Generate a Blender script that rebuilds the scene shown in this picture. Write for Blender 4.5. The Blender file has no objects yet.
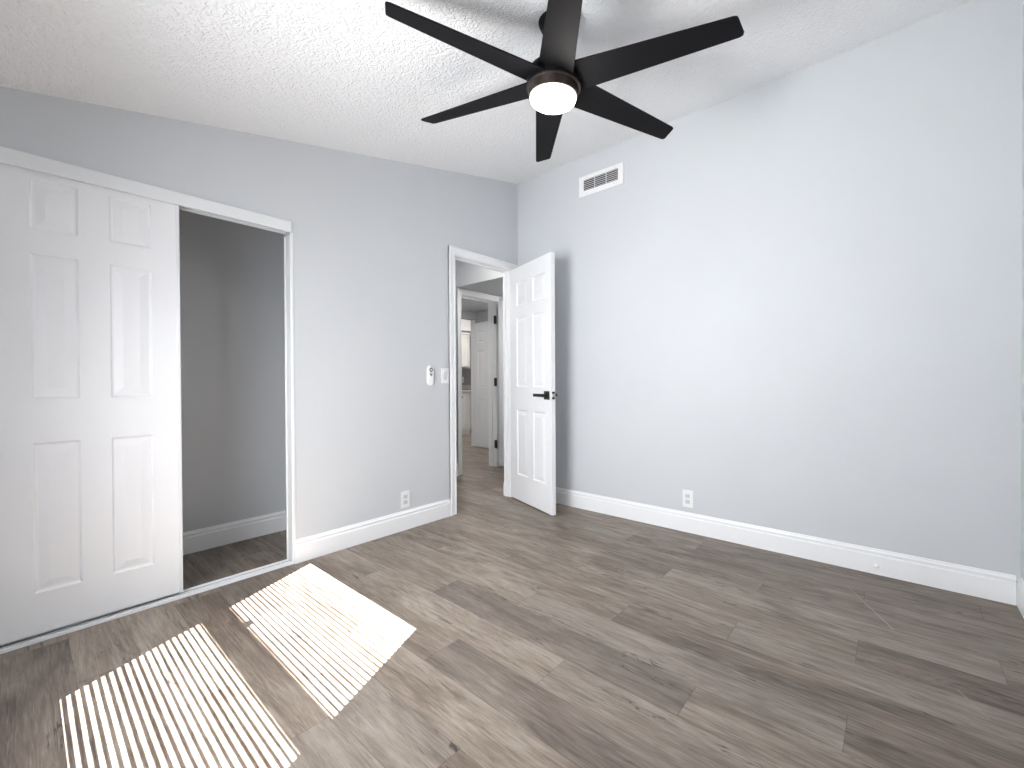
import bpy, bmesh, math, random
from mathutils import Vector, Matrix

S = bpy.context.scene
COL = S.collection
random.seed(4)

# ------------------------------------------------------------------ camera
cam_d = bpy.data.cameras.new('camera'); cam = bpy.data.objects.new('camera', cam_d); COL.objects.link(cam)
F = Vector((0.74916514, 0.66234999, -0.00663982)); R = Vector((0.66232433, -0.74919456, -0.00582981)); U = Vector((0.00883590, 0.0000302249, 0.99996096))
cam.matrix_world = Matrix(((R.x, U.x, -F.x, -3.04491), (R.y, U.y, -F.y, -2.61152), (R.z, U.z, -F.z, 1.04975), (0, 0, 0, 1)))
cam_d.sensor_width = 36; cam_d.lens = 433.709 * 36 / 1024; cam_d.clip_start = 0.02
S.camera = cam

# ------------------------------------------------------------------ world, sun, daylight, added fill lamps, exposure
S.view_settings.view_transform = 'Standard'; S.view_settings.look = 'None'
S.view_settings.gamma = 1; S.view_settings.use_curve_mapping = False
S.view_settings.exposure = 0.10
S.cycles.diffuse_bounces = 8; S.cycles.max_bounces = 12
w = bpy.data.worlds.new('sky'); S.world = w; w.use_nodes = True
w.node_tree.nodes['Background'].inputs[0].default_value = (0.62, 0.78, 1.0, 1)
w.node_tree.nodes['Background'].inputs[1].default_value = 2.5
M_SUN, S_SUN = 1.204, 0.45                # sun drop and sideways drift per metre travelled into the room
XW = -3.55                                # inner face of the window wall
def lamp(name, kind, energy, color, loc, direction=None, **kw):
    d = bpy.data.lights.new(name, kind); d.energy = energy; d.color = color
    for k, v in kw.items(): setattr(d, k, v)
    o = bpy.data.objects.new(name, d); COL.objects.link(o); o.location = loc
    if direction is not None: o.rotation_euler = Vector(direction).to_track_quat('-Z', 'Y').to_euler()
    return o
lamp('sun', 'SUN', 62, (1.0, 0.97, 0.95), (-8, -4, 8), (1, S_SUN, -M_SUN), angle=math.radians(0.12))
lamp('window_daylight', 'AREA', 20.0, (0.95, 0.97, 1.0), (XW + 0.09, -1.30, 1.12), (1, 0.0, 0.0), shape='RECTANGLE', size=1.0, size_y=0.85, spread=math.radians(135))
lamp('ceiling_fill_wide', 'AREA', 13.5, (0.96, 0.975, 1.0), (XW + 0.09, -1.30, 0.95), (1, -0.26, 0.55), shape='RECTANGLE', size=1.0, size_y=0.5, spread=math.radians(92))  # added area lamp inside the blind, aimed up to brighten the ceiling
lamp('ceiling_fill_narrow', 'AREA', 3.5, (0.96, 0.975, 1.0), (XW + 0.09, -1.30, 0.95), (1, -0.30, 0.60), shape='RECTANGLE', size=1.0, size_y=0.5, spread=math.radians(65))  # added narrower lamp at the same spot, for the ceiling farther in
lamp('floor_fill', 'AREA', 21, (0.97, 0.98, 1.0), (XW + 0.09, -1.30, 1.30), (1, 0.1, -0.55), shape='RECTANGLE', size=1.0, size_y=1.2, spread=math.radians(110))  # added fill lamp aimed down to lift the floor and lower walls
lamp('kitchen_fill', 'AREA', 25, (1.0, 0.94, 0.89), (2.1, 3.0, 2.38), (0, 0, -1), shape='SQUARE', size=0.5)  # added lamp, out of view, to brighten the kitchen cabinets
lamp('passage_fill', 'AREA', 7.0, (1.0, 0.93, 0.87), (0.95, 1.75, 2.14), (0, 0, -1), shape='SQUARE', size=0.3)  # added lamp over the passage, out of view
lamp('hall_side_fill', 'AREA', 6.0, (1.0, 0.95, 0.91), (1.0, 0.40, 2.07), (0, 0.3, -1), shape='SQUARE', size=0.3)  # added out-of-view lamp to light the hall casing and open leaf
lamp('hall_end_fill', 'AREA', 7.0, (1.0, 0.96, 0.92), (-0.3, 0.35, 2.42), (0, 0.2, -1), shape='SQUARE', size=0.3)  # added out-of-view lamp to lift the far doorway casing and the soffit

lamp('fan_lamp', 'POINT', 3.5, (1.0, 0.94, 0.90), (-1.578, -1.562, 2.10), shadow_soft_size=0.06)

# ------------------------------------------------------------------ materials
def new_mat(name):
    m = bpy.data.materials.new(name); m.use_nodes = True
    nt = m.node_tree; return m, nt, nt.nodes['Principled BSDF']
def nd(nt, kind, **kw):
    n = nt.nodes.new(kind)
    for k, v in kw.items():
        if k.startswith('i_'):
            key = k[2:]; key = int(key) if key.isdigit() else key.replace('_', ' ')
            n.inputs[key].default_value = v
        else: setattr(n, k, v)
    return n
def add_bump(nt, b, scale, strength, dist, detail=3, rough=0.5):
    tc = nd(nt, 'ShaderNodeTexCoord'); no = nd(nt, 'ShaderNodeTexNoise'); no.inputs['Scale'].default_value = scale
    no.inputs['Detail'].default_value = detail; no.inputs['Roughness'].default_value = rough
    bu = nd(nt, 'ShaderNodeBump'); bu.inputs['Strength'].default_value = strength; bu.inputs['Distance'].default_value = dist
    nt.links.new(tc.outputs['Object'], no.inputs['Vector']); nt.links.new(no.outputs['Fac'], bu.inputs['Height'])
    nt.links.new(bu.outputs['Normal'], b.inputs['Normal']); return no, tc
def paint(name, col, rough=0.5, bump=None, spec=0.5, metal=0.0):
    m, nt, b = new_mat(name)
    b.inputs['Base Color'].default_value = (*col, 1); b.inputs['Roughness'].default_value = rough
    b.inputs['Specular IOR Level'].default_value = spec; b.inputs['Metallic'].default_value = metal
    no, tc = add_bump(nt, b, *(bump or (60, 0.02, 0.001)))
    # a faint mottling of the paint itself
    n2 = nd(nt, 'ShaderNodeTexNoise'); n2.inputs['Scale'].default_value = 2.3; n2.inputs['Detail'].default_value = 2
    mp = nd(nt, 'ShaderNodeMapRange'); mp.inputs['To Min'].default_value = 0.975; mp.inputs['To Max'].default_value = 1.025
    mx = nd(nt, 'ShaderNodeVectorMath', operation='SCALE'); mx.inputs[0].default_value = col
    nt.links.new(tc.outputs['Object'], n2.inputs['Vector']); nt.links.new(n2.outputs['Fac'], mp.inputs['Value'])
    nt.links.new(mp.outputs['Result'], mx.inputs['Scale']); nt.links.new(mx.outputs['Vector'], b.inputs['Base Color'])
    return m
WALL = paint('grey_wall_paint', (0.625, 0.645, 0.665), 0.55, (140, 0.05, 0.001), 0.3)
WHITE = paint('white_trim_paint', (0.90, 0.91, 0.92), 0.32, (30, 0.01, 0.001))
DOORW = paint('white_door_paint', (0.86, 0.87, 0.885), 0.36, (90, 0.05, 0.0006))
PLASTIC = paint('white_plastic', (0.88, 0.88, 0.88), 0.3)
PLASTIC2 = paint('grey_white_plastic', (0.66, 0.68, 0.70), 0.3)
BLACK = paint('matte_black_metal', (0.012, 0.012, 0.013), 0.4)
BLADE = paint('black_blade_finish', (0.006, 0.006, 0.007), 0.6, (80, 0.05, 0.0005), 0.12)
BRONZE = paint('dark_bronze', (0.045, 0.033, 0.03), 0.35, metal=0.5)
SLOT = paint('socket_slot_grey', (0.30, 0.30, 0.31), 0.6)
DARK = paint('dark_duct', (0.02, 0.02, 0.02), 0.9)
ALU = paint('white_aluminium', (0.80, 0.82, 0.83), 0.28)
CAB = paint('cabinet_paint', (0.74, 0.73, 0.71), 0.4)
COUNTER = paint('stone_counter', (0.55, 0.53, 0.50), 0.3, (40, 0.05, 0.001))
SPLASH = paint('grey_splash_paint', (0.35, 0.33, 0.33), 0.6)
STEEL = paint('brushed_steel', (0.45, 0.45, 0.45), 0.3, metal=0.9)

def ceiling_mat():
    m, nt, b = new_mat('textured_ceiling'); L = nt.links.new
    b.inputs['Base Color'].default_value = (0.91, 0.915, 0.92, 1); b.inputs['Roughness'].default_value = 0.75
    b.inputs['Specular IOR Level'].default_value = 0.2
    tc = nd(nt, 'ShaderNodeTexCoord')
    wv = nd(nt, 'ShaderNodeTexNoise'); wv.inputs['Scale'].default_value = 34; wv.inputs['Detail'].default_value = 3.5; wv.inputs['Distortion'].default_value = 1.6
    rp = nd(nt, 'ShaderNodeValToRGB'); rp.color_ramp.elements[0].position = 0.42; rp.color_ramp.elements[1].position = 0.62
    n2 = nd(nt, 'ShaderNodeTexNoise'); n2.inputs['Scale'].default_value = 95; n2.inputs['Detail'].default_value = 2
    ad = nd(nt, 'ShaderNodeMath', operation='MULTIPLY_ADD'); ad.inputs[1].default_value = 0.3
    bu = nd(nt, 'ShaderNodeBump'); bu.inputs['Strength'].default_value = 0.62; bu.inputs['Distance'].default_value = 0.006
    L(tc.outputs['Object'], wv.inputs['Vector']); L(tc.outputs['Object'], n2.inputs['Vector'])
    L(wv.outputs['Fac'], rp.inputs['Fac']); L(n2.outputs['Fac'], ad.inputs[0]); L(rp.outputs['Color'], ad.inputs[2])
    L(ad.outputs[0], bu.inputs['Height']); L(bu.outputs['Normal'], b.inputs['Normal'])
    return m
CEIL = ceiling_mat()

def floor_mat():
    m, nt, b = new_mat('vinyl_plank_floor'); L = nt.links.new
    def math_(op, a, b_=None, c=None):
        n = nd(nt, 'ShaderNodeMath', operation=op)
        for i, v in enumerate((a, b_, c)):
            if v is None: continue
            if isinstance(v, (int, float)): n.inputs[i].default_value = v
            else: L(v, n.inputs[i])
        return n.outputs[0]
    tc = nd(nt, 'ShaderNodeTexCoord'); sp = nd(nt, 'ShaderNodeSeparateXYZ'); L(tc.outputs['Object'], sp.inputs[0])
    X, Y = sp.outputs['X'], sp.outputs['Y']
    PW, PL = 0.1755, 1.22
    rowf = math_('DIVIDE', math_('SUBTRACT', 0.057, X), PW)      # rows counted away from the right wall
    row = math_('FLOOR', rowf); rfr = math_('FRACT', rowf)
    k = math_('MODULO', math_('ADD', row, 296.0), 3.0)           # (row-4) mod 3
    colf = math_('DIVIDE', math_('ADD', math_('SUBTRACT', Y, math_('MULTIPLY', k, 0.40)), 1.68), PL)
    colf = math_('ADD', colf, 40.0)
    col = math_('FLOOR', colf); cfr = math_('FRACT', colf)
    cv = nd(nt, 'ShaderNodeCombineXYZ'); L(row, cv.inputs[0]); L(col, cv.inputs[1])
    wn = nd(nt, 'ShaderNodeTexWhiteNoise', noise_dimensions='2D'); L(cv.outputs[0], wn.inputs['Vector'])
    sc = nd(nt, 'ShaderNodeSeparateColor'); L(wn.outputs['Color'], sc.inputs[0])
    rnd1, rnd2, rnd3 = sc.outputs[0], sc.outputs[1], sc.outputs[2]
    # coordinates stretched along the plank and shifted per plank
    def gv(sx, sy):
        v = nd(nt, 'ShaderNodeCombineXYZ')
        L(math_('MULTIPLY_ADD', X, sx, math_('MULTIPLY', rnd1, 37.0)), v.inputs[0])
        L(math_('MULTIPLY_ADD', Y, sy, math_('MULTIPLY', rnd2, 53.0)), v.inputs[1])
        L(math_('MULTIPLY', rnd3, 11.0), v.inputs[2]); return v.outputs[0]
    def noise(v, scale, detail, dist=0.0, rough=0.5):
        n = nd(nt, 'ShaderNodeTexNoise'); n.inputs['Scale'].default_value = scale; n.inputs['Detail'].default_value = detail
        n.inputs['Distortion'].default_value = dist; n.inputs['Roughness'].default_value = rough
        L(v, n.inputs['Vector']); return n.outputs['Fac']
    cloud = noise(gv(9.0, 1.7), 1.0, 6, 1.0, 0.62)       # broad figure
    grain = noise(gv(75, 4.5), 1.0, 7, 0.5, 0.72)         # fine streaks
    fibre = noise(gv(230, 9), 1.0, 3)
    ringv = noise(gv(5.5, 0.9), 1.0, 2, 1.6)
    rings = math_('ABSOLUTE', math_('SUBTRACT', math_('FRACT', math_('MULTIPLY', ringv, 11.0)), 0.5))
    crack_n = noise(gv(38, 3.2), 1.0, 3, 1.4)
    crack_l = noise(gv(14, 2.6), 1.0, 2)
    crack = math_('MULTIPLY', nm_smooth(nt, L, math_('ABSOLUTE', math_('SUBTRACT', crack_n, 0.5)), 0.030, 0.004),
                  nm_smooth(nt, L, crack_l, 0.575, 0.66))
    def ramp(v, stops):
        r = nd(nt, 'ShaderNodeValToRGB'); e = r.color_ramp.elements
        e[0].position, e[0].color = stops[0][0], (*stops[0][1], 1); e[1].position, e[1].color = stops[-1][0], (*stops[-1][1], 1)
        for p_, c_ in stops[1:-1]:
            x = e.new(p_); x.color = (*c_, 1)
        L(v, r.inputs['Fac']); return r.outputs['Color']
    tone = math_('ADD', math_('MULTIPLY', cloud, 0.62), math_('MULTIPLY', grain, 0.38))
    tone = math_('ADD', tone, math_('MULTIPLY', math_('SUBTRACT', rnd1, 0.5), 0.13))
    tone = math_('ADD', tone, math_('MULTIPLY', math_('SUBTRACT', rings, 0.25), 0.10))
    base = ramp(tone, [(0.30, (0.070, 0.050, 0.037)), (0.41, (0.150, 0.113, 0.087)), (0.51, (0.222, 0.178, 0.140)), (0.68, (0.38, 0.320, 0.264))])
    def mixc(fac, a, c, mode='MIX'):
        n = nd(nt, 'ShaderNodeMix', data_type='RGBA', blend_type=mode)
        for s, v in ((n.inputs['Factor'], fac), (n.inputs['A'], a), (n.inputs['B'], c)):
            if isinstance(v, (int, float)): s.default_value = v
            elif isinstance(v, tuple): s.default_value = (*v, 1)
            else: L(v, s)
        return n.outputs['Result']
    base = mixc(math_('MULTIPLY', nm_smooth(nt, L, rnd2, 0.45, 0.95), 0.22), base, (0.175, 0.165, 0.160))       # some planks greyer
    base = mixc(math_('MULTIPLY', nm_smooth(nt, L, fibre, 0.50, 0.72), 0.30), base, (0.40, 0.365, 0.335))
    streak = nm_smooth(nt, L, noise(gv(32, 2.4), 1.0, 7, 1.3, 0.68), 0.53, 0.66)
    base = mixc(math_('MULTIPLY', streak, 0.55), base, (0.095, 0.072, 0.058))
    pores = nm_smooth(nt, L, noise(gv(170, 11), 1.0, 5, 0.6, 0.75), 0.54, 0.66)
    base = mixc(math_('MULTIPLY', pores, 0.42), base, (0.10, 0.08, 0.066))
    base = mixc(math_('MULTIPLY', crack, 0.95), base, (0.045, 0.035, 0.030))
    edge_r = math_('MINIMUM', rfr, math_('SUBTRACT', 1.0, rfr)); edge_c = math_('MINIMUM', cfr, math_('SUBTRACT', 1.0, cfr))
    gap = math_('MAXIMUM', nm_smooth(nt, L, edge_r, 0.0080, 0.0030), nm_smooth(nt, L, edge_c, 0.0013, 0.0005))
    base = mixc(math_('MULTIPLY', gap, 0.48), base, (0.05, 0.042, 0.037))
    # long thin sliver of sunlight by the right wall, painted into the floor colour
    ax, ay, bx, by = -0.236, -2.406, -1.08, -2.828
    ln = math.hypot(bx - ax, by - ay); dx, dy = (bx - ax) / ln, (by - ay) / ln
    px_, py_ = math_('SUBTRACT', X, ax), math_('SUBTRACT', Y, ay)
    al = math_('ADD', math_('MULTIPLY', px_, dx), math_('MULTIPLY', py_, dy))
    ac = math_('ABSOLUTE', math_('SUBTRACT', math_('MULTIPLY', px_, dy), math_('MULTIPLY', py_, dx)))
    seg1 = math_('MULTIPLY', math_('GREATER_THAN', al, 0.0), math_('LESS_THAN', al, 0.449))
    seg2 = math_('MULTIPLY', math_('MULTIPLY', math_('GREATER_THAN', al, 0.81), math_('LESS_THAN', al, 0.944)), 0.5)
    sun_sliver = math_('MULTIPLY', nm_smooth(nt, L, ac, 0.0035, 0.0015), math_('ADD', math_('MULTIPLY', seg1, nm_smooth(nt, L, al, -0.15, 0.40)), seg2))
    base = mixc(math_('MULTIPLY', sun_sliver, 0.75), base, (0.42, 0.39, 0.31))
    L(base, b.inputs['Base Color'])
    rg = nd(nt, 'ShaderNodeMapRange'); rg.inputs['To Min'].default_value = 0.36; rg.inputs['To Max'].default_value = 0.52
    L(grain, rg.inputs['Value']); L(rg.outputs['Result'], b.inputs['Roughness'])
    b.inputs['Specular IOR Level'].default_value = 0.42
    h = math_('SUBTRACT', math_('MULTIPLY', grain, 0.25), gap)
    bu = nd(nt, 'ShaderNodeBump'); bu.inputs['Strength'].default_value = 0.18; bu.inputs['Distance'].default_value = 0.0015
    L(h, bu.inputs['Height']); L(bu.outputs['Normal'], b.inputs['Normal'])
    return m
def nm_smooth(nt, L, v, lo, hi):
    n = nt.nodes.new('ShaderNodeMapRange'); n.interpolation_type = 'SMOOTHSTEP'
    if lo < hi:
        n.inputs['From Min'].default_value = lo; n.inputs['From Max'].default_value = hi
    else:
        n.inputs['From Min'].default_value = hi; n.inputs['From Max'].default_value = lo
        n.inputs['To Min'].default_value = 1; n.inputs['To Max'].default_value = 0
    L(v, n.inputs['Value']); return n.outputs['Result']
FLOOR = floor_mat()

def glass_mat():
    m = bpy.data.materials.new('window_glass'); m.use_nodes = True; nt = m.node_tree; nt.nodes.clear()
    o = nd(nt, 'ShaderNodeOutputMaterial'); t = nd(nt, 'ShaderNodeBsdfTransparent'); g = nd(nt, 'ShaderNodeBsdfGlossy'); g.inputs['Roughness'].default_value = 0.02
    x = nd(nt, 'ShaderNodeMixShader'); x.inputs[0].default_value = 0.06
    nt.links.new(t.outputs[0], x.inputs[1]); nt.links.new(g.outputs[0], x.inputs[2]); nt.links.new(x.outputs[0], o.inputs[0]); return m
GLASS = glass_mat()
def lens_mat():
    m, nt, b = new_mat('lit_lens'); b.inputs['Base Color'].default_value = (0.9, 0.88, 0.85, 1); b.inputs['Roughness'].default_value = 0.4
    b.inputs['Emission Color'].default_value = (1.0, 0.90, 0.80, 1); b.inputs['Emission Strength'].default_value = 9.0
    return m
LENS = lens_mat()

# ------------------------------------------------------------------ mesh helpers
I4 = Matrix.Identity(4)
WM = {}
def box(bm, x0, x1, y0, y1, z0, z1, mat=None):
    x0, x1 = min(x0, x1), max(x0, x1); y0, y1 = min(y0, y1), max(y0, y1); z0, z1 = min(z0, z1), max(z0, z1)
    c = [(x, y, z) for z in (z0, z1) for y in (y0, y1) for x in (x0, x1)]
    v = [bm.verts.new(mat @ Vector(p) if mat else p) for p in c]
    for f in ((0, 2, 3, 1), (4, 5, 7, 6), (0, 1, 5, 4), (2, 6, 7, 3), (0, 4, 6, 2), (1, 3, 7, 5)): bm.faces.new([v[i] for i in f])
def prism(bm, pts, fn, a, b):                # polygon pts extruded between a and b; fn(u, v, t) gives the 3D point
    n = len(pts); A = [bm.verts.new(fn(u, v, a)) for u, v in pts]; B = [bm.verts.new(fn(u, v, b)) for u, v in pts]
    bm.faces.new(A); bm.faces.new(B[::-1])
    for i in range(n): bm.faces.new((A[i], B[i], B[(i + 1) % n], A[(i + 1) % n]))
def lathe(bm, prof, mat=I4, n=48):           # prof: list of (r, z)
    rings = []
    for r, z in prof:
        if r < 1e-6: rings.append([bm.verts.new(mat @ Vector((0, 0, z)))])
        else: rings.append([bm.verts.new(mat @ Vector((r * math.cos(2 * math.pi * i / n), r * math.sin(2 * math.pi * i / n), z))) for i in range(n)])
    for a, b in zip(rings, rings[1:]):
        for i in range(n):
            j = (i + 1) % n
            if len(a) == 1 and len(b) == 1: continue
            if len(a) == 1: bm.faces.new((a[0], b[i], b[j]))
            elif len(b) == 1: bm.faces.new((a[i], a[j], b[0]))
            else: bm.faces.new((a[i], a[j], b[j], b[i]))
def build(name, bm, mat, parent=None, bevel=0.0, smooth=False, kind=None):
    """one mesh object; shapes are given in world coordinates"""
    bmesh.ops.recalc_face_normals(bm, faces=bm.faces[:])
    if parent is not None: bm.transform(WM[parent.name].inverted())
    me = bpy.data.meshes.new(name); bm.to_mesh(me); bm.free()
    if smooth:
        for p_ in me.polygons: p_.use_smooth = True
    me.materials.append(mat)
    o = bpy.data.objects.new(name, me); COL.objects.link(o)
    WM[o.name] = WM[parent.name] if parent is not None else I4
    if parent is not None: o.parent = parent
    if bevel:
        md = o.modifiers.new('bevel', 'BEVEL'); md.width = bevel; md.segments = 2; md.limit_method = 'ANGLE'; md.angle_limit = math.radians(40)
    if smooth:
        try:
            me.set_sharp_from_angle(angle=math.radians(35))
        except Exception: pass
    if kind: o['kind'] = kind
    return o
def thing(name, label, cat, loc, rot=None, group=None, kind=None):
    o = bpy.data.objects.new(name, None); COL.objects.link(o); o.empty_display_size = 0.05
    mw = Matrix.Translation(Vector(loc)) @ (rot.to_4x4() if rot else I4); o.matrix_world = mw; WM[o.name] = mw
    tag(o, label, cat, group, kind); return o
def tag(o, label=None, cat=None, group=None, kind=None):
    if label: o['label'] = label
    if cat: o['category'] = cat
    if group: o['group'] = group
    if kind: o['kind'] = kind
    return o
def boxes(name, lst, mat, parent=None, bevel=0.0, kind=None, M=None):
    bm = bmesh.new()
    for b in lst: box(bm, *b, mat=M)
    return build(name, bm, mat, parent, bevel, kind=kind)
def st(name, lst, mat, bevel=0.0, parent=None): return boxes(name, lst, mat, parent, bevel, 'structure' if parent is None else None)

# ------------------------------------------------------------------ room shell
ZC, KC = 2.868, 0.2132                       # ceiling height at the right wall, slope
YC = -3.045                                  # near wall (at the right edge of the photo)
TH = 0.075; THC = 0.070
def zc(x): return ZC + KC * x
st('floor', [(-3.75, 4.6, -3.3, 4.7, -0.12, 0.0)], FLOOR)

# openings in the left wall
CX0, CX1, CZ = -3.21, -2.01, 1.965           # closet
DX0, DX1, DZ = -0.776, -0.118, 2.052          # room door
bm = bmesh.new()
f = lambda u, v, t: Vector((u, t, v))
for x0, x1, z0 in ((-3.63, CX0, 0), (CX0, CX1, CZ), (CX1, CX1 + 0.2, 0), (CX1 + 0.2, DX0, 0), (DX0, DX1, DZ), (DX1, TH, 0)):
        prism(bm, [(x0, z0), (x1, z0), (x1, zc(min(x1, 0))), (x0, zc(x0))], f, 0.0, (THC if x0 < CX1 + 0.1 else TH))
build('wall_left', bm, WALL, kind='structure')
st('wall_right', [(0, TH, YC, -0.0005, 0, ZC)], WALL)
bm = bmesh.new(); prism(bm, [(-3.63, 0), (TH, 0), (TH, ZC), (0, ZC), (-3.63, zc(-3.63))], f, YC - TH, YC)
build('wall_near', bm, WALL, kind='structure')
# window aperture, worked out from where its light lands on the floor
TW = 0.08
def yw(xl, yl, xp): return yl - S_SUN * (xl - xp)
def zw(xl, xp): return (xl - xp) * M_SUN
XI, XO = XW - 0.005, XW - 0.03               # inner and outer face of the sash
y_hi = yw(-1.926, -0.063, XI); y_lo = yw(-1.938, -1.084, XO)
z_bot = zw(-2.97, XI); z_m0 = zw(-2.533, XO); z_m1 = zw(-2.412, XI); z_top = zw(-1.932, XO)
hy0, hy1, hz0, hz1 = y_lo - 0.05, y_hi + 0.015, z_bot - 0.02, min(z_top + 0.07, 2.03)
zt = zc(XW)
st('wall_back', [(XW - TW, XW, YC, hy0, 0, zt), (XW - TW, XW, hy1, 0, 0, zt), (XW - TW, XW, hy0, hy1, 0, hz0), (XW - TW, XW, hy0, hy1, hz1, zt)], WALL)
win = st('window_1', [(XO, XI, hy0, y_lo, hz0, hz1), (XO, XI, y_hi, hy1, hz0, hz1), (XO, XI, y_lo, y_hi, z_top, hz1), (XO, XI, y_lo, y_hi, hz0, z_bot)], WHITE)
st('meeting_rail', [(XO, XI, y_lo, y_hi, z_m0, z_m1)], WHITE, parent=win)
yl_ = yw(-2.409, -0.503, XI)
st('sash_lock', [(XI - 0.02, XI + 0.004, yl_ - 0.021, yl_ + 0.021, z_m1, z_m1 + 0.030)], WHITE, parent=win)
st('window_pane', [(XO + 0.010, XO + 0.013, y_lo, y_hi, z_bot, z_m0), (XO + 0.010, XO + 0.013, y_lo, y_hi, z_m1, z_top)], GLASS, parent=win)
st('window_sill', [(XW, XW + 0.03, hy0 - 0.02, hy1 + 0.02, z_bot - 0.13, z_bot - 0.11)], WHITE, 0.002, parent=win)
# sloped ceiling
bm = bmesh.new()
prism(bm, [(-3.63, zc(-3.63)), (0, ZC), (TH, ZC), (TH, ZC + 0.1), (0, ZC + 0.1), (-3.63, zc(-3.63) + 0.1)], f, YC - TH, TH)
build('ceiling', bm, CEIL, kind='structure')

# closet interior
CB = 0.655
st('wall_closet', [(-3.45, -1.55, CB, CB + 0.08, 0, 2.35), (-3.53, -3.45, THC, CB + 0.08, 0, 2.35), (-1.55, -1.50, TH, CB + 0.08, 0, 2.35)], WALL)
st('ceiling_closet', [(-3.53, -1.50, TH, CB + 0.08, 2.35, 2.40)], CEIL)
st('wall_closet_upper', [(-3.63, -1.50, TH + 0.001, TH + 0.03, 2.0, 2.40), (-3.63, -1.50, THC, TH + 0.001, 2.0, 2.03)], WALL)

# hallway and the room beyond it
HY = 1.056; HT = 0.12; HC = 2.165; HL = 2.10; SX = 0.175
OX0, OX1, OZ = 0.235, 0.802, 2.028           # doorway across the hall
st('wall_hall', [(-1.4, OX0, HY, HY + HT, 0, 2.44), (OX1, 2.4, HY, HY + HT, 0, 2.44), (OX0, OX1, HY, HY + HT, OZ, 2.44), (-1.5, -1.4, TH, HY + HT, 0, 2.44), (2.3, 2.4, TH, HY, 0, HL)], WALL)
st('wall_hall_near', [(TH, 2.3, 0.0, TH, 0, HL)], WALL)
st('ceiling_hall', [(-1.5, SX + 0.07, TH, HY + HT, 2.44, 2.50)], WALL)
st('wall_soffit', [(SX, SX + 0.07, TH, HY, HL, 2.44)], WALL)
st('ceiling_hall_lowered', [(SX + 0.07, 2.4, 0.0, HY, HL, HL + 0.05)], WALL)
st('ceiling_passage', [(-0.6, 2.4, HY + HT, 2.55, HC, HC + 0.05)], WALL)
XE, FY = 1.85, 2.453
st('wall_passage', [(XE, XE + 0.1, HY + HT, FY + 0.1, 0, HC), (-0.6, XE, FY, FY + 0.1, 2.04, HC), (-0.6, -0.5, HY + HT, FY, 0, HC)], WALL)
st('wall_kitchen', [(0.2, 4.4, 4.32, 4.4, 0, 2.44), (0.2, 0.3, FY + 0.1, 4.32, 0, 2.44), (4.3, 4.4, FY + 0.1, 4.32, 0, 2.44), (XE + 0.1, 4.4, FY, FY + 0.1, 0, 2.44), (-0.6, XE, FY + 0.02, FY + 0.1, HC, 2.44), (-0.6, 0.2, FY + 0.1, FY + 0.2, 0, 2.44)], WALL)
st('wall_kitchen_soffit', [(0.3, 4.3, 3.76, 4.32, 2.055, 2.44)], WHITE)
st('ceiling_kitchen', [(-0.6, 4.4, FY, 4.4, 2.44, 2.5)], CEIL)

# ------------------------------------------------------------------ baseboards
PB = [(0, 0), (0.014, 0), (0.014, 0.098), (0.0105, 0.104), (0.0105, 0.113), (0.0125, 0.1155), (0.0125, 0.119), (0.007, 0.127), (0.005, 0.135), (0, 0.135)]
def bb(name, segs):
    """segs: (axis, wall coordinate, side, from, to)"""
    bm = bmesh.new()
    for ax, wl, sd, a, b_ in segs:
        fn = (lambda u, v, t, wl=wl, sd=sd: Vector((t, wl + sd * u, v))) if ax == 'x' else (lambda u, v, t, wl=wl, sd=sd: Vector((wl + sd * u, t, v)))
        prism(bm, PB, fn, a, b_)
    return build(name, bm, WHITE, kind='structure')
CAS = 0.058
bb('baseboard_left', [('x', 0, -1, CX1 + 0.002, DX0 - CAS - 0.001), ('x', 0, -1, XW + 0.015, CX0 - 0.002)])
bb('baseboard_right', [('y', 0, -1, YC + 0.0155, -0.0145)])
bb('baseboard_near', [('x', YC, 1, XW + 0.015, -0.0005)])
bb('baseboard_back', [('y', XW, 1, YC + 0.0005, -0.0005)])
bb('baseboard_closet', [('x', CB, -1, -3.43, -1.57)])
bb('baseboard_hall', [('x', HY, -1, -1.38, OX0 - CAS - 0.002), ('x', HY, -1, OX1 + CAS + 0.002, 2.28), ('y', XE, -1, HY + HT + .02, 1.9), ('x', TH, 1, DX1 + 0.001, 2.2), ('x', TH, 1, -1.38, DX0 - 0.001)])

# ------------------------------------------------------------------ door casings, jambs, closet frame
def casing(name, x0, x1, ztop, yf, sd, cas=CAS, right_w=None, jamb=None):
    """stepped casing around an opening in a wall at y=yf facing sd, with its jamb lining"""
    rw = cas if right_w is None else right_w
    L_ = [(x0 - cas, x0 + 0.004, yf, yf + sd * 0.012, 0, ztop + cas), (x0 - cas, x0 - cas + 0.018, yf, yf + sd * 0.019, 0, ztop + cas),
          (x1 - 0.004, x1 + rw, yf, yf + sd * 0.012, 0, ztop + cas), (x0 + 0.004, x1 - 0.004, yf, yf + sd * 0.012, ztop - 0.004, ztop + cas),
          (x0 - cas + 0.018, x1 + rw, yf + sd * 0.012, yf + sd * 0.019, ztop + cas - 0.018, ztop + cas),
          (x0 - 0.010, x0 + 0.001, yf + sd * 0.012, yf + sd * 0.0155, 0, ztop), (x0 - 0.010, x1 + 0.010, yf + sd * 0.012, yf + sd * 0.0155, ztop - 0.001, ztop + 0.010)]
    return st(name, L_, WHITE, 0.0025)
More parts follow.
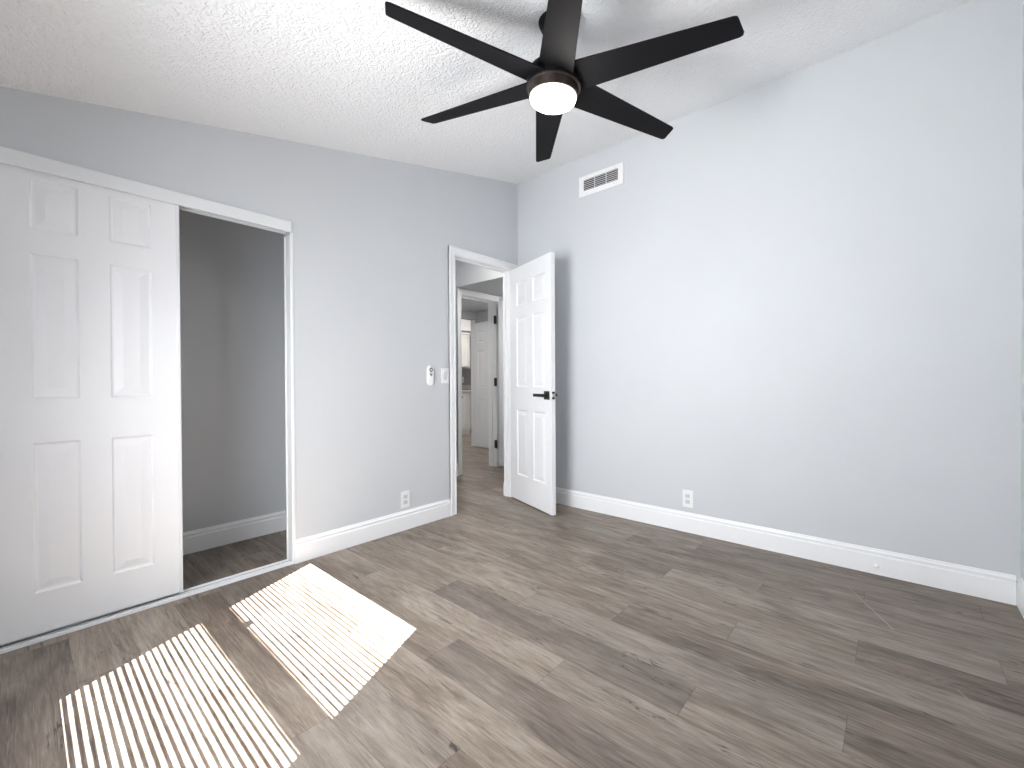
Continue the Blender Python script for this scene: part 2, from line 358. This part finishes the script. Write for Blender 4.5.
def lining(name, x0, x1, ztop, ya, yb, stop):
    t = 0.006
    L_ = [(x0, x0 + t, ya, yb, 0, ztop), (x1 - t, x1, ya, yb, 0, ztop), (x0 + t, x1 - t, ya, yb, ztop - t, ztop)]
    s0, s1 = stop
    L_ += [(x0 + t, x0 + t + 0.01, s0, s1, 0, ztop - t), (x1 - t - 0.01, x1 - t, s0, s1, 0, ztop - t), (x0 + t + 0.01, x1 - t - 0.01, s0, s1, ztop - t - 0.01, ztop - t)]
    return st(name, L_, WHITE, 0.001)
casing('trim_1', DX0, DX1, DZ, -0.0002, -1, right_w=0.100)
lining('trim_2', DX0, DX1, DZ, 0.0, TH, (0.040, 0.062))
casing('trim_3', OX0, OX1, OZ, HY - 0.0002, -1)
lining('trim_4', OX0, OX1, OZ, HY, HY + HT, (HY + 0.05, HY + 0.085))
st('trim_5', [(1.79, XE, FY - 0.001, FY + 0.1, 0, 2.04)], WHITE, 0.002)
# latch plate on the left jamb
st('strike_plate', [(DX0 + 0.0055, DX0 + 0.0075, 0.012, 0.038, 0.90, 0.98)], BLACK, parent=bpy.data.objects['trim_2'])

# closet: head track with its fascia, floor track, side channel
st('trim_6', [(CX0, CX1, -0.014, 0.0, 1.912, 1.972), (CX0, CX1, 0.0, 0.005, 1.918, CZ), (CX0, CX1 - 0.003, 0.005, 0.066, CZ - 0.016, CZ - 0.001),
              (CX0, CX1 - 0.003, 0.033, 0.035, 1.936, CZ - 0.016), (CX0, CX1 - 0.003, 0.060, 0.066, 1.916, CZ - 0.016)], ALU, 0.0012)
ft = st('trim_7', [(CX0, CX1 - 0.002, 0.006, 0.062, 0.0005, 0.003)], STEEL)
st('rail', [(CX0, CX1 - 0.002, -0.008, 0.006, 0.0005, 0.014), (CX0, CX1 - 0.002, 0.032, 0.035, 0.003, 0.010), (CX0, CX1 - 0.002, 0.061, 0.069, 0.0005, 0.012)], WHITE, 0.001, parent=ft)
st('trim_8', [(CX1 - 0.006, CX1, -0.002, THC + 0.001, 0.015, 1.90), (CX1 - 0.004, CX1 + 0.012, -0.004, 0.0, 0.0, 1.912), (CX1 - 0.012, CX1 - 0.006, 0.060, 0.068, 0.015, 1.90),
              (CX0, CX0 + 0.006, -0.002, THC + 0.001, 0.015, 1.90), (CX0 - 0.012, CX0 + 0.004, -0.004, 0.0, 0.0, 1.912)], ALU, 0.001)

# ------------------------------------------------------------------ panelled doors
def door_leaf(name, W, H, T, cols, rows, M, mat, faces=(1, -1), parent=None, depth=0.008, z0=0.0, kind='structure', edge=0.0):
    """leaf in local x 0..W, y -T/2..T/2, z z0..z0+H, with raised-and-fielded panels on each face"""
    bm = bmesh.new()
    xs = sorted({0, W, *[v for c in cols for v in c]}); zs = sorted({z0, z0 + H, *[v for r in rows for v in r]})
    for sd in faces:
        yf = sd * T / 2
        def P(x, y, z): return M @ Vector((x, y, z))
        grid = {(i, j): bm.verts.new(P(x, yf, z)) for i, x in enumerate(xs) for j, z in enumerate(zs)}
        for i in range(len(xs) - 1):
            for j in range(len(zs) - 1):
                q = [grid[i, j], grid[i + 1, j], grid[i + 1, j + 1], grid[i, j + 1]]
                if (xs[i], xs[i + 1]) in cols and (zs[j], zs[j + 1]) in rows:
                    ring = q
                    for ins, dp in ((0.007, depth), (0.014, depth), (0.044, depth * 0.2)):
                        a, b_, c, d = xs[i] + ins, xs[i + 1] - ins, zs[j] + ins, zs[j + 1] - ins
                        y = yf - sd * dp
                        nr = [bm.verts.new(P(a, y, c)), bm.verts.new(P(b_, y, c)), bm.verts.new(P(b_, y, d)), bm.verts.new(P(a, y, d))]
                        for k in range(4): bm.faces.new((ring[k], ring[(k + 1) % 4], nr[(k + 1) % 4], nr[k]))
                        ring = nr
                    bm.faces.new(ring)
                else: bm.faces.new(q)
    # rim
    c8 = [M @ Vector(p) for p in ((0, -T/2, z0), (W, -T/2, z0), (W, T/2, z0), (0, T/2, z0), (0, -T/2, z0 + H), (W, -T/2, z0 + H), (W, T/2, z0 + H), (0, T/2, z0 + H))]
    v = [bm.verts.new(p) for p in c8]
    for q in ((0, 1, 2, 3), (4, 7, 6, 5), (0, 3, 7, 4), (1, 5, 6, 2)): bm.faces.new([v[i] for i in q])
    if 1 not in faces: bm.faces.new([v[i] for i in (3, 2, 6, 7)])
    bmesh.ops.remove_doubles(bm, verts=bm.verts[:], dist=1e-5)
    return build(name, bm, mat, parent, kind=kind if parent is None else None)

# sliding closet doors
ROWS = [(0.197, 0.808), (0.988, 1.580), (1.681, 1.886)]
def sliding(name, xl, W, y, label=None):
    M = Matrix.Translation(Vector((xl, y, 0)))
    cols = [(W - 0.486, W - 0.346), (W - 0.249, W - 0.103)]
    d = door_leaf(name, W, 1.905, 0.022, cols, ROWS, M, DOORW, z0=0.030, depth=0.0095)
    e = boxes('edge_strip', [(xl + W - 0.010, xl + W + 0.004, y - 0.0145, y + 0.0125, 0.024, 1.915)], ALU, d, 0.002)
    e2 = boxes('edge_strip', [(xl - 0.004, xl + 0.010, y - 0.0145, y + 0.0125, 0.024, 1.915)], ALU, d, 0.002)
    e['label'] = 'white metal channel on the right door edge'; e2['label'] = 'white metal channel on the left door edge'
    return d
sliding('door_2', -3.139, 0.607, 0.0190)
sliding('door_3', -3.200, 0.607, 0.0475)

# the room door, standing open
ANG = 1.23322; HX = -0.13156; W1 = 0.647
T1 = 0.035
hinge = Vector((HX, -0.02, 0))
dirv = Vector((-math.cos(ANG), -math.sin(ANG), 0)); nrm = Vector((-dirv.y, dirv.x, 0))   # nrm points away from the camera side?
camv = Vector((-3.045, -2.61, 0)) - hinge
if nrm.dot(camv) > 0: nrm = -nrm
# local y = nrm * -1 faces the camera when sd=+1
fy = -nrm
M1 = Matrix(((dirv.x, fy.x, 0, hinge.x - fy.x * T1 / 2), (dirv.y, fy.y, 0, hinge.y - fy.y * T1 / 2), (0, 0, 1, 0), (0, 0, 0, 1)))
R6 = [(0.235, 0.80), (1.00, 1.60), (1.705, 1.905)]
C1 = [(0.112, 0.285), (0.378, 0.560)]
d1 = door_leaf('door_1', W1, 2.028, T1, C1, R6, M1, DOORW, z0=0.012, depth=0.009)
def local_boxes(name, lst, mat, parent, M, bevel=0.0): return boxes(name, lst, mat, parent, bevel, M=M)
hz = 0.937
def lever(sd, parent):
    y0 = sd * T1 / 2
    bm = bmesh.new()
    box(bm, W1 - 0.060 - 0.033, W1 - 0.060 + 0.033, y0, y0 + sd * 0.010, hz - 0.033, hz + 0.033, mat=M1)
    build('rosette', bm, BLACK, parent, 0.0015)
    bm = bmesh.new()
    lathe(bm, [(0, 0), (0.011, 0), (0.011, 0.045), (0, 0.045)], M1 @ Matrix.Translation(Vector((W1 - 0.060, y0 + sd * 0.008, hz))) @ Matrix.Rotation(-sd * math.pi / 2, 4, 'X'), 20)
    box(bm, W1 - 0.060 - 0.125, W1 - 0.060 + 0.011, y0 + sd * 0.042, y0 + sd * 0.054, hz - 0.012, hz + 0.012, mat=M1)
    build('lever', bm, BLACK, parent, 0.002)
hd = bpy.data.objects.new('door_handle', None); COL.objects.link(hd); hd.parent = d1; hd.empty_display_size = 0.02; WM[hd.name] = I4
lever(1, hd); lever(-1, hd)
bm = bmesh.new(); box(bm, W1 - 0.001, W1 + 0.0012, -0.0125, 0.0125, hz - 0.030, hz - 0.012, mat=M1); box(bm, W1 - 0.001, W1 + 0.0012, -0.0125, 0.0125, hz + 0.012, hz + 0.030, mat=M1)
build('latch_plate', bm, BLACK, d1)
bm = bmesh.new(); box(bm, W1 - 0.001, W1 + 0.010, -0.006, 0.006, hz - 0.009, hz + 0.009, mat=M1)
build('latch_bolt', bm, STEEL, d1, 0.001)
for z in (0.25, 1.03, 1.80):
    bm = bmesh.new(); lathe(bm, [(0, z - 0.045), (0.006, z - 0.045), (0.006, z + 0.045), (0, z + 0.045)], Matrix.Translation(Vector((HX + 0.004, -0.030, 0))), 16)
    build('hinge', bm, BLACK, d1)

# the door across the hall, swung out towards us
def leaf_matrix(p, ang): 
    c, s = math.cos(ang), math.sin(ang)
    return Matrix(((c, -s, 0, p[0]), (s, c, 0, p[1]), (0, 0, 1, 0), (0, 0, 0, 1)))
M4 = leaf_matrix((OX1 + 0.015, HY - 0.035), math.atan2(-0.74, 0.67))
door_leaf('door_4', 0.56, 2.01, 0.035, [(0.09, 0.24), (0.32, 0.47)], R6, M4, DOORW, z0=0.012)
for z in (0.28, 1.04, 1.80):
    boxes('hinge', [(OX1 - 0.011, OX1 - 0.0055, HY - 0.004, HY + 0.018, z - 0.05, z + 0.05), (OX1 - 0.016, OX1 - 0.004, HY - 0.026, HY - 0.012, z - 0.05, z + 0.05)], BLACK, bpy.data.objects['door_4'], 0.001)
# panelled door at the end of the passage
M5 = leaf_matrix((1.752 + 0.0175, 2.468), math.radians(-94))
door_leaf('door_5', 0.66, 1.965, 0.035, [(0.125, 0.275), (0.375, 0.525)], [(0.20, 0.77), (0.95, 1.53), (1.66, 1.84)], M5, DOORW, z0=0.012)

# ------------------------------------------------------------------ ceiling fan
fx, fyy, fz, fR, fph, fa, fb = -1.5813, -1.55699, 2.27347, 0.687, 2.81350608, -0.00562565, 0.07331644
zn = Vector((-fa, -fb, 1)).normalized()
xn = Vector((math.cos(fph), math.sin(fph), fa * math.cos(fph) + fb * math.sin(fph))).normalized(); yn = zn.cross(xn)
RF = Matrix(((xn.x, yn.x, zn.x), (xn.y, yn.y, zn.y), (xn.z, yn.z, zn.z)))
MF = Matrix.Translation(Vector((fx, fyy, fz))) @ RF.to_4x4()
fan = thing('ceiling_fan', 'black six-bladed ceiling fan with a lit round lamp, hanging from the sloped textured ceiling', 'ceiling fan', (fx, fyy, fz), RF)
# point where the rod meets the ceiling
hgt = 0.0
pc = Vector((fx, fyy, fz)); 
tt = (zc(pc.x) - pc.z) / (zn.z - KC * zn.x); top = pc + zn * tt
nc = Vector((KC, 0, -1)).normalized()        # ceiling normal pointing down into the room
qc = Vector((0, 0, -1)).rotation_difference(nc).to_matrix().to_4x4()
MCp = Matrix.Translation(top) @ qc
bm = bmesh.new(); lathe(bm, [(0, 0), (0.078, 0), (0.078, -0.012), (0.070, -0.034), (0.048, -0.052), (0.026, -0.060), (0, -0.060)], MCp)
build('canopy', bm, BLADE, fan, smooth=True)
bm = bmesh.new(); lathe(bm, [(0, 0.07), (0.0135, 0.07), (0.0135, tt - 0.045), (0, tt - 0.045)], MF, 24)
build('downrod', bm, BLACK, fan, smooth=True)
bm = bmesh.new(); lathe(bm, [(0, -0.020), (0.108, -0.020), (0.112, -0.016), (0.112, 0.030), (0.104, 0.050), (0.080, 0.068), (0.040, 0.082), (0.030, 0.110), (0, 0.112)], MF, 64)
build('motor_housing', bm, BLADE, fan, smooth=True)
bm = bmesh.new(); lathe(bm, [(0.096, -0.018), (0.110, -0.018), (0.111, -0.021), (0.108, -0.024), (0.104, -0.025), (0.101, -0.056), (0.095, -0.056)], MF, 64)
lk = build('light_kit', bm, BRONZE, fan, smooth=True)
bm = bmesh.new(); lathe(bm, [(0.0, -0.045), (0.094, -0.045), (0.095, -0.062), (0.092, -0.071), (0.082, -0.078), (0.060, -0.083), (0.030, -0.085), (0, -0.086)], MF, 64)
build('lamp_lens', bm, LENS, lk, smooth=True)
def blade(k):
    bm = bmesh.new(); ph = math.radians(60 * k); tp = math.radians(12)
    Mk = MF @ Matrix.Rotation(ph, 4, 'Z')
    r0, r1 = 0.085, fR
    hw = lambda r: 0.5 * (0.1368 - 0.0964 * (r - 0.13))
    out = [(r0, -hw(r0)), (r1 - 0.009 - 0.014, -hw(r1)), (r1 - 0.009 - 0.003, -hw(r1) + 0.004), (r1 - 0.009 + 0.001, -hw(r1) + 0.014),
           (r1 + 0.009 - 0.003, hw(r1) - 0.014), (r1 + 0.009 - 0.006, hw(r1) - 0.004), (r1 + 0.009 - 0.018, hw(r1)), (r0, hw(r0))]
    def fn(r, s, t): return Mk @ Vector((r, s * math.cos(tp) + t * math.sin(tp), -s * math.sin(tp) + t * math.cos(tp) + 0.004))
    prism(bm, out, fn, -0.003, 0.003)
    return build('fan_blade', bm, BLADE, fan, 0.0012)
for k in range(6): blade(k)

# ------------------------------------------------------------------ things on the walls
# air register high on the right wall
vy0, vy1, vz0, vz1 = -1.066, -0.672, 2.5475, 2.7075
vent = thing('air_vent', 'white rectangular air register with dark louvres, high on the right wall under the ceiling', 'vent', (0, (vy0 + vy1) / 2, vz0))
oy0, oy1, oz0, oz1 = vy0 + 0.045, vy1 - 0.042, vz0 + 0.040, vz1 - 0.030
boxes('frame', [(-0.010, 0, vy0, oy0, vz0, vz1), (-0.010, 0, oy1, vy1, vz0, vz1), (-0.010, 0, oy0, oy1, vz0, oz0), (-0.010, 0, oy0, oy1, oz1, vz1)], PLASTIC, vent, 0.002)
boxes('duct_opening', [(-0.002, -0.0005, oy0, oy1, oz0, oz1)], DARK, vent)
nl = 6; pz = (oz1 - oz0) / nl
for i in range(nl):
    z = oz0 + pz * (i + 0.5)
    Mx = Matrix.Translation(Vector((-0.0065, 0, z))) @ Matrix.Rotation(math.radians(-25), 4, 'Y')
    boxes('louvre', [(-0.0045, 0.0045, oy0, oy1, -0.0022, 0.0022)], PLASTIC2, vent, M=Mx)
for q in (1, 2):
    y = oy0 + (oy1 - oy0) * q / 3
    boxes('divider', [(-0.0105, -0.003, y - 0.0018, y + 0.0018, oz0, oz1)], PLASTIC2, vent)
for y in (vy0 + 0.075, vy1 - 0.07):
    for z in (vz0 + 0.02, vz1 - 0.015):
        bm = bmesh.new(); lathe(bm, [(0.0045, 0.0), (0.0045, 0.0012), (0, 0.002)], Matrix.Translation(Vector((-0.010, y, z))) @ Matrix.Rotation(-math.pi / 2, 4, 'Y'), 12)
        build('screw', bm, PLASTIC2, vent)

def on_wall(axis, c, z, face):
    """matrix: local x along the wall, local y out of the wall, local z up"""
    if axis == 'A': return Matrix(((1, 0, 0, c), (0, -1, 0, face), (0, 0, 1, z), (0, 0, 0, 1)))
    return Matrix(((0, -1, 0, face), (1, 0, 0, c), (0, 0, 1, z), (0, 0, 0, 1)))
def outlet(label, axis, c, z, face, name='wall_outlet', w_=0.072, h_=0.118, slots=True):
    M = on_wall(axis, c, z, face)
    t = thing(name, label, 'outlet', M @ Vector((0, 0, 0)))
    boxes('cover_plate', [(-w_ / 2, w_ / 2, 0, 0.006, -h_ / 2, h_ / 2)], PLASTIC, t, 0.002, M=M)
    for s in (-1, 1):
        r = boxes('receptacle', [(-0.0165, 0.0165, 0.005, 0.008, s * 0.0195 - 0.0140, s * 0.0195 + 0.0140)], PLASTIC2, t, 0.0015, M=M)
        boxes('slot', [(-0.008, -0.006, 0.0075, 0.0084, s * 0.0195 - 0.003, s * 0.0195 + 0.006), (0.006, 0.008, 0.0075, 0.0084, s * 0.0195 - 0.003, s * 0.0195 + 0.005), (-0.0018, 0.0018, 0.0075, 0.0084, s * 0.0195 - 0.0095, s * 0.0195 - 0.006)], SLOT, r, M=M)
    return t
outlet('white double outlet low on the left wall between closet and open door', 'A', -1.246, 0.215, 0)
outlet('white double outlet low on the right wall above the long baseboard', 'B', -1.537, 0.230, 0)

Mw = on_wall('A', -0.877, 1.094, 0)
sw = thing('light_switch', 'white rocker light switch beside the casing of the open door', 'switch', Mw @ Vector((0, 0, 0)))
boxes('cover_plate', [(-0.036, 0.036, 0, 0.006, -0.060, 0.060)], PLASTIC, sw, 0.002, M=Mw)
bm = bmesh.new(); prism(bm, [(0.005, -0.033), (0.0065, -0.033), (0.012, 0.033), (0.005, 0.033)], lambda u, v, t: Mw @ Vector((t, u, v)), -0.0165, 0.0165)
build('rocker', bm, PLASTIC2, sw, 0.001)

Mr = on_wall('A', -1.020, 1.0955, 0)
rm = thing('fan_remote', 'white oval fan remote with dark buttons in a wall cradle left of the light switch', 'remote control', Mr @ Vector((0, 0, 0)))
def capsule(w_, h_, n=14):
    r = w_ / 2; pts = []
    for i in range(n + 1): a = math.pi * i / n; pts.append((r * math.cos(a), h_ / 2 - r + r * math.sin(a)))
    for i in range(n + 1): a = math.pi + math.pi * i / n; pts.append((r * math.cos(a), -h_ / 2 + r + r * math.sin(a)))
    return pts
fnr = lambda u, v, t: Mr @ Vector((u, t, v))
bm = bmesh.new(); prism(bm, capsule(0.058, 0.150), fnr, 0, 0.008); build('cradle', bm, PLASTIC, rm, 0.002)
bm = bmesh.new(); prism(bm, capsule(0.046, 0.138), fnr, 0.008, 0.020); build('handset', bm, PLASTIC, rm, 0.004)
for u, v, r0, r1, nm in ((-0.003, 0.042, 0.0085, 0.0155, 'ring_button'), (-0.002, 0.003, 0.004, 0.008, 'button'), (-0.010, 0.014, 0.0, 0.0045, 'button'), (0.004, 0.016, 0.0, 0.0035, 'button')):
    bm = bmesh.new()
    lathe(bm, [(r0, 0.0), (r1, 0.0), (r1, 0.0022), (r0, 0.0022), (r0, 0.0)] if r0 > 0 else [(0, 0), (r1, 0), (r1, 0.0022), (0, 0.0022)],
          Mr @ Matrix.Translation(Vector((u, 0.0195, v))) @ Matrix.Rotation(-math.pi / 2, 4, 'X'), 24)
    build(nm, bm, paint('dark_button', (0.05, 0.05, 0.05), 0.4), rm)

# little door stop on the right baseboard
ds = thing('door_stop', 'small white round door stop fixed to the right baseboard', 'door stop', (-0.014, -2.537, 0.047))
Ms = Matrix.Translation(Vector((-0.0135, -2.537, 0.047))) @ Matrix.Rotation(-math.pi / 2, 4, 'Y')
bm = bmesh.new(); lathe(bm, [(0, 0), (0.013, 0), (0.012, 0.004), (0.006, 0.006), (0.006, 0.012), (0, 0.012)], Ms, 24); build('base', bm, PLASTIC, ds, smooth=True)
bm = bmesh.new(); lathe(bm, [(0, 0.010), (0.009, 0.010), (0.010, 0.016), (0.007, 0.021), (0, 0.022)], Ms, 24); build('bumper', bm, PLASTIC, ds, smooth=True)

# ------------------------------------------------------------------ window blind (its slats stripe the sunlight)
XB = XW + 0.030
bl = thing('window_blind', 'white horizontal mini blind with open slats, hanging in front of the sunlit window', 'blind', (XB, (y_lo + y_hi) / 2, z_bot - 0.02))
by0, by1 = y_lo - 0.03, y_hi + 0.03
bm = bmesh.new(); pitch = 0.0222 * M_SUN; z = z_bot - 0.058
base_ang = math.atan(M_SUN)
while z < z_top + 0.05:
    zr = z
    frac = max(0.03, 0.50 - 0.26 * (zr - z_bot) + random.uniform(-0.015, 0.015))
    if zr > z_top - 0.30: frac = max(0.02, frac * (0.30 + 0.7 * max(0.0, (z_top - zr - 0.12) / 0.18)))
    perp = pitch * math.cos(base_ang)
    dl = math.asin(min(0.9, frac * perp / 0.025))
    a = base_ang + dl
    Mx = Matrix.Translation(Vector((XB, 0, z))) @ Matrix.Rotation(a, 4, 'Y')
    box(bm, -0.0125, 0.0125, by0, by1, -0.0003, 0.0003, mat=Mx)
    z += pitch
build('slats', bm, PLASTIC, bl)
boxes('head_rail', [(XB - 0.018, XB + 0.018, by0, by1, z_top + 0.045, z_top + 0.075)], PLASTIC, bl, 0.002)
boxes('bottom_rail', [(XB - 0.012, XB + 0.012, by0, by1, z_bot - 0.085, z_bot - 0.070)], PLASTIC, bl, 0.002)

# ------------------------------------------------------------------ kitchen seen through both doorways
def shaker(name, x0, x1, yf, z0, z1, parent, knob=None, knob_name='knob'):
    s = 0.055 if (z1 - z0) > 0.3 else 0.022
    d = boxes(name, [(x0, x0 + s, yf - 0.02, yf, z0, z1), (x1 - s, x1, yf - 0.02, yf, z0, z1), (x0 + s, x1 - s, yf - 0.02, yf, z0, z0 + s), (x0 + s, x1 - s, yf - 0.02, yf, z1 - s, z1), (x0 + s, x1 - s, yf - 0.012, yf, z0 + s, z1 - s)], CAB, parent, 0.001)
    if knob:
        bm = bmesh.new(); lathe(bm, [(0, 0), (0.006, 0), (0.006, 0.015), (0.016, 0.02), (0.014, 0.03), (0, 0.032)], Matrix.Translation(Vector((knob[0], yf - 0.02, knob[1]))) @ Matrix.Rotation(math.pi / 2, 4, 'X'), 16)
        build(knob_name, bm, BLACK, d, smooth=True)
    return d
KY = 3.72
up = thing('kitchen_wall_cabinet', 'pale grey wall-hung kitchen cabinet seen through both doorways', 'cabinet', (2.45, 4.0, 1.325))
boxes('body', [(2.05, 2.86, KY + 0.02, 4.318, 1.325, 1.975)], CAB, up, 0.002)
shaker('door', 2.055, 2.455, KY + 0.019, 1.335, 1.965, up); shaker('door', 2.46, 2.857, KY + 0.019, 1.335, 1.965, up)
boxes('crown', [(2.04, 2.87, KY - 0.02, 4.318, 1.976, 2.005)], CAB, up, 0.002)
lo = thing('kitchen_base_cabinet', 'pale grey kitchen base cabinet with drawer and dark knob under the counter', 'cabinet', (2.45, 4.0, 0))
boxes('body', [(2.05, 2.86, KY + 0.02, 4.318, 0.10, 0.835)], CAB, lo, 0.002)
boxes('toe_kick', [(2.05, 2.86, KY + 0.03, 4.318, 0.0, 0.0995)], CAB, lo)
for a, b_ in ((2.055, 2.455), (2.46, 2.79)):
    shaker('drawer', a, b_, KY + 0.019, 0.665, 0.825, lo, ((2.63 if a > 2.4 else 2.25), 0.745))
    shaker('door', a, b_, KY + 0.019, 0.115, 0.655, lo)
tag(boxes('kitchen_countertop', [(2.03, 2.88, KY - 0.02, 4.318, 0.836, 0.872), (2.03, 3.5, 4.285, 4.303, 0.872, 0.972)], COUNTER, None, 0.003), 'light stone kitchen countertop on the base cabinet', 'countertop')
st('trim_9', [(2.03, 4.28, 4.305, 4.319, 0.973, 1.324)], SPLASH)
outlet('small white outlet on the splashback above the kitchen counter', 'A', 3.187, 1.085, 4.305)
